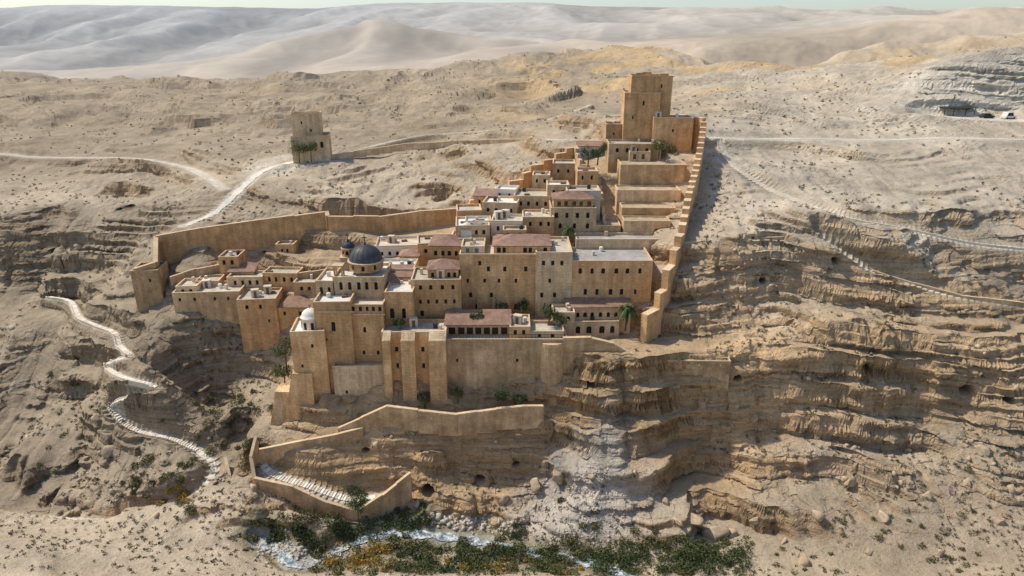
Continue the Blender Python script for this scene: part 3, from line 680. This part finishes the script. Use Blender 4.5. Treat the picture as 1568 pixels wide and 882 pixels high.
house('hermit_cell',450,484,432,470,156,6,0,wins=[(442,[462,474],.7,1,False)],mat='old',ext=8)
house('hermit_cell',422,450,374,400,171,4,0,wins=[(384,[432,440],.6,1,False)],mat='stone',ext=5)
house('hermit_cell',300,336,430,455,158.5,5,5,wins=[(440,[312],.7,1,False)],mat='old',ext=8)
wall('garden_terrace_wall',[(260,425,160),(300,412,163),(336,405,165)],2,.5,3,'old',False,3)
wall('garden_terrace_wall',[(452,420,160),(500,412,162),(540,402,165)],2,.5,3,'old',False,3)
mb=MB()
house('',447,490,174,222,226,8,10,mb=mb,wins=[(188,[462],.5,.9,False),(200,[475],.5,.9,False)],mat='pale',clut=False,ext=3,par=1)
x,_,z=P(468,174,226); M2=Matrix.Translation((x,226,z))@Matrix.Rotation(.17,4,'Z')
for k in (0,2,4): mb.box(M2,-4.5+k*2.0,-3.5+k*2.0,-.0,.5,-.1,.5,'pale')
house('',447,503,208,240,224,9,10,mb=mb,wins=[(222,[492],1,2,True)],mat='pale',ext=4,clut=False)
mb.make('lone_watch_tower')
# ------------------------------------------------------------------ stairways, roads, stream
def ribbon(name,key,w,mat,dz=.06,jit=.15):
    p=PATHS[key][0]; v=[];f=[]
    for i in range(len(p)):
        d=p[min(i+1,len(p)-1)]-p[max(i-1,0)]; l=math.hypot(d[0],d[1])+1e-6; nx,ny=-d[1]/l,d[0]/l
        ww=w*(1+jit*math.sin(i*.7)+jit*random.uniform(-1,1)) 
        v+=[(p[i][0]+nx*ww,p[i][1]+ny*ww,p[i][2]+dz),(p[i][0]-nx*ww,p[i][1]-ny*ww,p[i][2]+dz)]
        if i: f.append((2*i-2,2*i-1,2*i+1,2*i))
    me=bpy.data.meshes.new(name); me.from_pydata(v,[],f); me.materials.append(mat)
    ob=bpy.data.objects.new(name,me); bpy.context.scene.collection.objects.link(ob); return ob
ribbon('dirt_road','road_right',1.1,M_['gravel']); ribbon('dirt_road','road_back',1.2,M_['gravel'])
ribbon('footpath','path_left_low',.6,M_['gravel']); ribbon('footpath','path_right',.45,M_['gravel']); ribbon('footpath','track_left',.5,M_['gravel'])
def stairs(name,key,w,par=True):
    p=PATHS[key][0]; mb=MB()
    for i in range(0,len(p)-1):
        d=p[i+1]-p[i]; a=math.atan2(d[1],d[0]); l=math.hypot(d[0],d[1])
        M=Matrix.Translation(p[i])@Matrix.Rotation(a,4,'Z')
        mb.box(M,0,l*1.02,-w,w,-.5,.1+random.uniform(0,.06),'white' if random.random()<.5 else 'plaster')
        if par: mb.box(M,0,l*1.02,-w-.28,-w,-.8,.4+random.uniform(0,.15),'plaster')
    mb.make(name)
stairs('stone_stairway','stair_left',.6); stairs('stone_stairway','stair_right',.6); stairs('ramp_stairway','ramp_path',.8,False)
m,nt,b=newmat('stream_water'); b.inputs['Roughness'].default_value=.25; b.inputs['Specular IOR Level'].default_value=.5
tc=N(nt,'ShaderNodeTexCoord').outputs['Object']; nn=noise(nt,tc,.9,6,.7)
cr=N(nt,'ShaderNodeValToRGB'); cr.color_ramp.elements[0].position=.42; cr.color_ramp.elements[0].color=(.14,.19,.20,1); cr.color_ramp.elements[1].position=.60; cr.color_ramp.elements[1].color=(.70,.74,.76,1)
nt.links.new(nn,cr.inputs[0]); nt.links.new(cr.outputs[0],b.inputs['Base Color'])
ribbon('stream','stream',1.0,m,.2,.35)
# ------------------------------------------------------------------ vegetation + rocks
def rawmesh(name,V,Fc,mats,mi=None,smooth=False):
    me=bpy.data.meshes.new(name); V=np.asarray(V,np.float32); Fc=np.asarray(Fc,np.int32); k=Fc.shape[1]
    me.vertices.add(len(V)); me.vertices.foreach_set('co',V.ravel()); me.loops.add(Fc.size); me.loops.foreach_set('vertex_index',Fc.ravel())
    me.polygons.add(len(Fc)); me.polygons.foreach_set('loop_start',np.arange(0,Fc.size,k,dtype=np.int32)); me.update(calc_edges=True)
    for x in mats: me.materials.append(x)
    if mi is not None: me.polygons.foreach_set('material_index',mi)
    ob=bpy.data.objects.new(name,me); bpy.context.scene.collection.objects.link(ob); return ob
def leafmat(name,c1,c2):
    m,nt,b=newmat(name); g_=N(nt,'ShaderNodeNewGeometry')
    cr=N(nt,'ShaderNodeValToRGB'); cr.color_ramp.elements[0].color=(*c1,1); cr.color_ramp.elements[1].color=(*c2,1)
    nt.links.new(g_.outputs['Random Per Island'],cr.inputs[0]); nt.links.new(cr.outputs[0],b.inputs['Base Color']); return m
LG=leafmat('dark_green_leaves',(.03,.052,.02),(.12,.15,.06)); LO=leafmat('olive_leaves',(.08,.085,.035),(.22,.205,.09)); LY_=leafmat('autumn_reed_leaves',(.26,.16,.03),(.50,.33,.07))
LS=leafmat('dry_scrub_leaves',(.09,.08,.045),(.20,.17,.10)); BK=plain('bark',(.16,.11,.07))
def leafcloud(c,r,n,size):
    d=rng.normal(size=(n,3)); d/=np.linalg.norm(d,axis=1)[:,None]
    rad=rng.uniform(.45,1,n)**.6*(1+.25*np.sin(d[:,0]*5+c[0])+.2*np.sin(d[:,1]*7+c[1]))
    p=np.array(c)+d*rad[:,None]*np.array(r)
    t=rng.normal(size=(n,3,3))*size
    return (p[:,None]+t).reshape(-1,3)
def leafobj(name,clouds,mat):
    V=np.vstack([leafcloud(*c_) for c_ in clouds]); return rawmesh(name,V,np.arange(len(V)).reshape(-1,3),[mat])
def ground(u,v):
    o=Vector((0,0,ZC)); d=Vector(P(u,v,1.0))-o; d.normalize()
    ok,loc,_,_=terrain.ray_cast(o,d)
    return np.array(loc) if ok else hit(u,v)
cl=[];cy=[];co=[]
def thicket(lst,u0,u1,v0,v1,n,r0,r1,dens=240,sz=.13):
    for k in range(n):
        g_=ground(random.uniform(u0,u1),random.uniform(v0,v1)); r=random.uniform(r0,r1)
        lst.append((g_+[0,0,r*.35],(r*1.35,r*1.1,r*.8),dens,sz))
thicket(cl,450,640,788,833,48,.6,1.7); thicket(cl,600,860,846,880,60,.6,1.8); thicket(cl,890,1140,835,880,80,.6,1.9)
thicket(cl,760,800,800,825,5,.9,1.4); thicket(cl,535,560,752,775,5,.8,1.3); thicket(cl,410,470,812,832,8,.5,1); thicket(cl,640,800,828,850,18,.5,1.1); thicket(cl,590,660,770,806,8,.5,1.1)
thicket(co,480,860,838,880,90,.5,1.3); thicket(co,590,760,828,850,18,.5,1.2); thicket(co,820,1080,828,880,50,.5,1.3); thicket(co,290,430,600,720,48,.4,1.1,160); thicket(co,200,300,700,790,22,.5,1); thicket(co,380,480,790,835,16,.4,1)
thicket(co,820,920,760,820,5,.4,.8); thicket(co,960,1130,812,840,22,.4,.9); thicket(co,400,640,775,800,22,.35,.8,120); thicket(co,60,260,560,740,36,.25,.6,80); thicket(co,1130,1500,780,880,40,.25,.6,80)
thicket(cy,500,600,838,872,20,.7,1.5); thicket(cy,230,290,740,775,8,.4,.8); thicket(cy,680,900,855,880,12,.4,.9)
leafobj('riverside_bushes',cl,LG); leafobj('olive_scrub_bushes',co,LO); leafobj('yellow_reed_bushes',cy,LY_)
def tree(name,u,v,y,hgt,r,mat=LG):
    x,y,z=P(u,v,y); V=[];F4=[]
    def limb(a,b,ra,rb):
        a=np.array(a);b=np.array(b); d=b-a; d=d/np.linalg.norm(d); p=np.cross(d,[.3,.9,.1]); p/=np.linalg.norm(p); q=np.cross(d,p); i=len(V)
        for c_,rr in ((a,ra),(b,rb)):
            for k in range(6):
                t=k*math.pi/3; V.append(c_+p*rr*math.cos(t)+q*rr*math.sin(t))
        for k in range(6): F4.append((i+k,i+(k+1)%6,i+6+(k+1)%6,i+6+k))
    top=(x+.2,y,z+hgt*.5); limb((x,y,z-1.5),top,.22,.14); cls=[]
    for k in range(6):
        a=k*1.05+random.random(); e=(x+r*.6*math.cos(a),y+r*.6*math.sin(a),z+hgt*random.uniform(.5,.95)); limb(top,e,.11,.04)
        cls.append((np.array(e),(r*.6,r*.6,r*.5),190,.13))
    L=np.vstack([leafcloud(*c_) for c_ in cls])
    n0=len(V); tri=[(a,b,c_) for (a,b,c_,d) in F4]+[(a,c_,d) for (a,b,c_,d) in F4]
    Va=np.vstack([np.array(V),L]); Fa=np.vstack([np.array(tri),np.arange(len(L)).reshape(-1,3)+n0])
    rawmesh(name,Va,Fa,[BK,mat],[0]*len(tri)+[1]*(len(L)//3))
def palm(name,u,v,y,hgt,R):
    x,y,z=P(u,v,y); mbV=[];tri=[];mi=[]
    for q in range(7):
        for k in range(7):
            a=k*2*math.pi/7; rr=.28-.02*q+.04*(q%2); mbV.append((x+rr*math.cos(a)+.05*q,y+rr*math.sin(a),z-1+(hgt+1)*q/6))
    for q in range(6):
        for k in range(7):
            a,b_=q*7+k,q*7+(k+1)%7; tri+=[(a,b_,b_+7),(a,b_+7,a+7)]; mi+=[0,0]
    tx_,ty_,tz_=x+.3,y,z+hgt
    for k in range(34):
        az=k*2.399; el=random.uniform(-.3,1.2); L=R*random.uniform(.85,1.1); pr=None
        for q in range(8):
            t=q/7; r_=L*t*math.cos(el)*(1-.15*t); zz_=tz_+L*(math.sin(el)*t-.75*t*t); w=.34*math.sin(math.pi*min(1,t*.9+.1))+.03
            cx,cy_=tx_+r_*math.cos(az),ty_+r_*math.sin(az); i=len(mbV)
            mbV.extend([(cx-w*math.sin(az),cy_+w*math.cos(az),zz_-.12),(cx,cy_,zz_+.05),(cx+w*math.sin(az),cy_-w*math.cos(az),zz_-.12)])
            if pr is not None: tri+=[(pr,pr+1,i+1),(pr+1,pr+2,i+1),(pr,i+1,i),(pr+2,i+2,i+1)]; mi+=[1]*4
            pr=i
    rawmesh(name,mbV,tri,[BK,LG],mi)
palm('palm_tree',957,500,139,4.5,3.2); palm('palm_tree',868,366,160,3,2)
tree('garden_tree',840,492,138.2,3.4,2.0); tree('garden_tree',458,243,221,5,2.8); tree('garden_tree',476,241,221,4,2.2); tree('garden_tree',900,252,189,4.5,2.6); tree('garden_tree',1008,236,187.5,3.5,2,LO)
tree('garden_tree',766,622,127.9,3.6,1.7); tree('garden_tree',438,560,139,5.5,2.4); tree('garden_tree',436,590,137,4.5,2.2); tree('garden_tree',700,612,129,2.4,1.4,LO); tree('garden_tree',612,505,134,2.5,1.1); tree('garden_tree',858,500,138.2,2.6,1.5,LO)
tree('garden_tree',930,235,196,2.8,1.8,LO); tree('garden_tree',1024,240,193,3,2,LO); tree('garden_tree',730,496,137,2.4,1.3); tree('garden_tree',548,785,114.5,3.2,1.9); tree('garden_tree',800,480,144,2.6,1.5); tree('garden_tree',768,478,144,2.2,1.3,LO); tree('garden_tree',915,245,188,3,1.8); tree('garden_tree',500,438,152,2.6,1.5,LO); tree('garden_tree',650,618,128.6,1.8,1.1,LO); tree('garden_tree',796,618,128.4,1.8,1.2)
def ico(sub):
    bm=bmesh.new(); bmesh.ops.create_icosphere(bm,subdivisions=sub,radius=1); v=np.array([x.co[:] for x in bm.verts]); f=np.array([[q.index for q in x.verts] for x in bm.faces]); bm.free(); return v,f
def rocks(name,C_,R_,sub,mat):
    v,f=ico(sub); Vs=[];Fs=[]
    for i,(c_,r_) in enumerate(zip(C_,R_)):
        o=rng.uniform(0,99,3); w=v*1.3+o
        d=1+.35*vn3(w[:,0],w[:,1],w[:,2],3)
        q=v*d[:,None]
        for pl in range(8):
            nn_=rng.normal(size=3); nn_/=np.linalg.norm(nn_); t=q@nn_; lim=rng.uniform(.4,.68); q=q-np.outer(np.maximum(t-lim,0),nn_)
        q=q*rng.uniform(.7,1.4,3)*r_*1.2
        a=rng.uniform(0,6.28); ca,sa=math.cos(a),math.sin(a); q=q@np.array([[ca,-sa,0],[sa,ca,0],[0,0,1]])
        Vs.append(q+c_+[0,0,r_*.1]); Fs.append(f+i*len(v))
    return rawmesh(name,np.vstack(Vs),np.vstack(Fs),[mat])
RM=plain('boulder_limestone',(.45,.355,.245),.95,.25,1.2); RP=plain('scree_limestone',(.54,.49,.41),.95,.2,2)
big=[(1062,795,1.7),(1096,822,2.5),(1075,808,1.2),(855,728,1.9),(822,745,1.4),(770,768,1.3),(905,730,1.0),(1040,800,1.0),(1120,815,1.1),(1020,770,.8),(1160,800,1.2),(1200,830,1),(1250,790,1.1),(640,770,.9),(1300,740,1.2),(1350,790,1.3),(700,790,.9),(760,800,1.0),(1420,760,1),(1500,690,1.3),(1390,690,1.1),(150,640,1.2),(170,690,1.4),(1440,850,1.1),(1230,860,1.3),(1330,845,1.0),(1530,800,1.4),(1480,740,1.1)]
rocks('fallen_boulders',[ground(u,v) for u,v,_ in big],[r*.85 for *_,r in big],3,RM)
cc=[];rr=[]
for k in range(620):
    u=random.gauss(885,45); v=random.uniform(715,850); cc.append(ground(u+(v-780)*-.2,v)); rr.append(random.uniform(.06,.26))
for k in range(150):
    t=random.random(); cc.append(ground(660+t*130+random.gauss(0,8),795+t*14+random.gauss(0,6))); rr.append(random.uniform(.2,.55))
for k in range(160):
    cc.append(ground(random.uniform(395,470),random.gauss(840,9))); rr.append(random.uniform(.12,.4))
rocks('scree_stones',cc,rr,1,RP)
VV=np.stack([X2,Y2,Z2],-1)
def pick(n,y0,y1,fn=None):
    out=[]
    while len(out)<n:
        a=rng.integers(0,NC,4000); b_=rng.integers(0,NR,4000); p=VV[a,b_]; ok=(p[:,1]>y0)&(p[:,1]<y1)&(Wm[a,b_]<.3)&(PM[a,b_]<.3)
        if fn is not None: ok&=fn(a,b_)
        out+=list(p[ok])
    return out[:n]
c_=pick(1700,110,260,lambda a,b_:nC[a,b_]+nA[a,b_]>.1); rocks('loose_rocks',c_,[min(1.0,.1+rng.exponential(.17)) for _ in c_],1,RM)
c_=pick(6000,92,600,lambda a,b_:(g[a,b_]<1.4)&(nC[a,b_]+.8*nA[a,b_]>.1))
leafobj('desert_shrubs',[(p+[0,0,.08],(.27*(1+p[1]/450),.27*(1+p[1]/450),.2*(1+p[1]/450)),16,.10*(1+p[1]/300)) for p in c_],LS)
def car(name,u,v,y,rot,bm_,L=4.4,H=1.5,W=1.8):
    g_=ground(u,v); M=Matrix.Translation(g_)@Matrix.Rotation(rot,4,'Z'); mb=MB(); 
    prof=[(-L/2,.35),(-L/2,.85),(-L*.42,.95),(-L*.3,H),(L*.12,H),(L*.26,.98),(L*.47,.85),(L/2,.6),(L/2,.35)]
    for sgn in (-1,1): mb.poly([M@Vector((x,sgn*W/2,z)) for x,z in (prof if sgn<0 else prof[::-1])],bm_)
    for (a,b1),(c_,d1) in zip(prof,prof[1:]+prof[:1]): mb.poly([M@Vector((a,-W/2,b1)),M@Vector((c_,-W/2,d1)),M@Vector((c_,W/2,d1)),M@Vector((a,W/2,b1))],bm_)
    for sgn in (-1,1):
        y0=sgn*(W/2+.01); mb.poly([M@Vector((x,y0,z)) for x,z in ((-L*.36,.98),(-L*.28,H-.1),(L*.11,H-.1),(L*.22,1.0))],'dark')
        for wx_ in (-L*.31,L*.31):
            mb.poly([M@Vector((wx_+.33*math.cos(t),sgn*(W/2+.02),.33+.33*math.sin(t))) for t in np.linspace(0,2*math.pi,13)[:-1]],'iron')
    mb.make(name)
car('parked_car',1510,181,235,.1,'iron'); car('parked_van',1543,182,232,.3,'white',4.8,2.1,1.9)
gs=ground(1468,178); mb=MB(); M=Matrix.Translation(gs)
for sx in (-5,-2,2,5):
    for sy in (0,3): mb.box(M,sx-.08,sx+.08,sy-.08,sy+.08,-1,2.6,'iron')
mb.hexa([M@Vector(p) for p in ((-5.5,-.5,2.5),(5.5,-.5,2.7),(5.5,3.5,2.9),(-5.5,3.5,2.8),(-5.5,-.5,2.6),(5.5,-.5,2.8),(5.5,3.5,3.0),(-5.5,3.5,2.9))],'iron')
mb.box(M,-5,5,3.1,3.2,-.5,2.6,'iron'); mb.make('vehicle_shelter')
# ------------------------------------------------------------------ light, sky, camera
S_=Vector((-.52,.20,.76)).normalized()
sun=bpy.data.lights.new('sun','SUN'); sun.energy=3.9; sun.angle=math.radians(1.5); sun.color=(1,.915,.78)
so=bpy.data.objects.new('sun',sun); so.rotation_euler=S_.to_track_quat('Z','Y').to_euler(); bpy.context.scene.collection.objects.link(so)
w=bpy.data.worlds.new('World'); bpy.context.scene.world=w; w.use_nodes=True; nt=w.node_tree
sk=nt.nodes.new('ShaderNodeTexSky'); sk.sky_type='NISHITA'; sk.sun_disc=False; sk.sun_elevation=math.asin(S_.z); sk.sun_rotation=math.atan2(S_.x,S_.y); sk.dust_density=2.0; sk.air_density=1.0; sk.altitude=800
nt.links.new(sk.outputs[0],nt.nodes['Background'].inputs[0]); nt.nodes['Background'].inputs[1].default_value=.15
cam=bpy.data.cameras.new('camera'); co_=bpy.data.objects.new('camera',cam); cam.sensor_width=36; cam.lens=24.0; cam.clip_end=30000; cam.clip_start=.5
co_.location=(0,0,ZC); co_.rotation_euler=(math.radians(70),0,0); bpy.context.scene.collection.objects.link(co_); bpy.context.scene.camera=co_
bpy.context.scene.view_settings.view_transform='Standard'
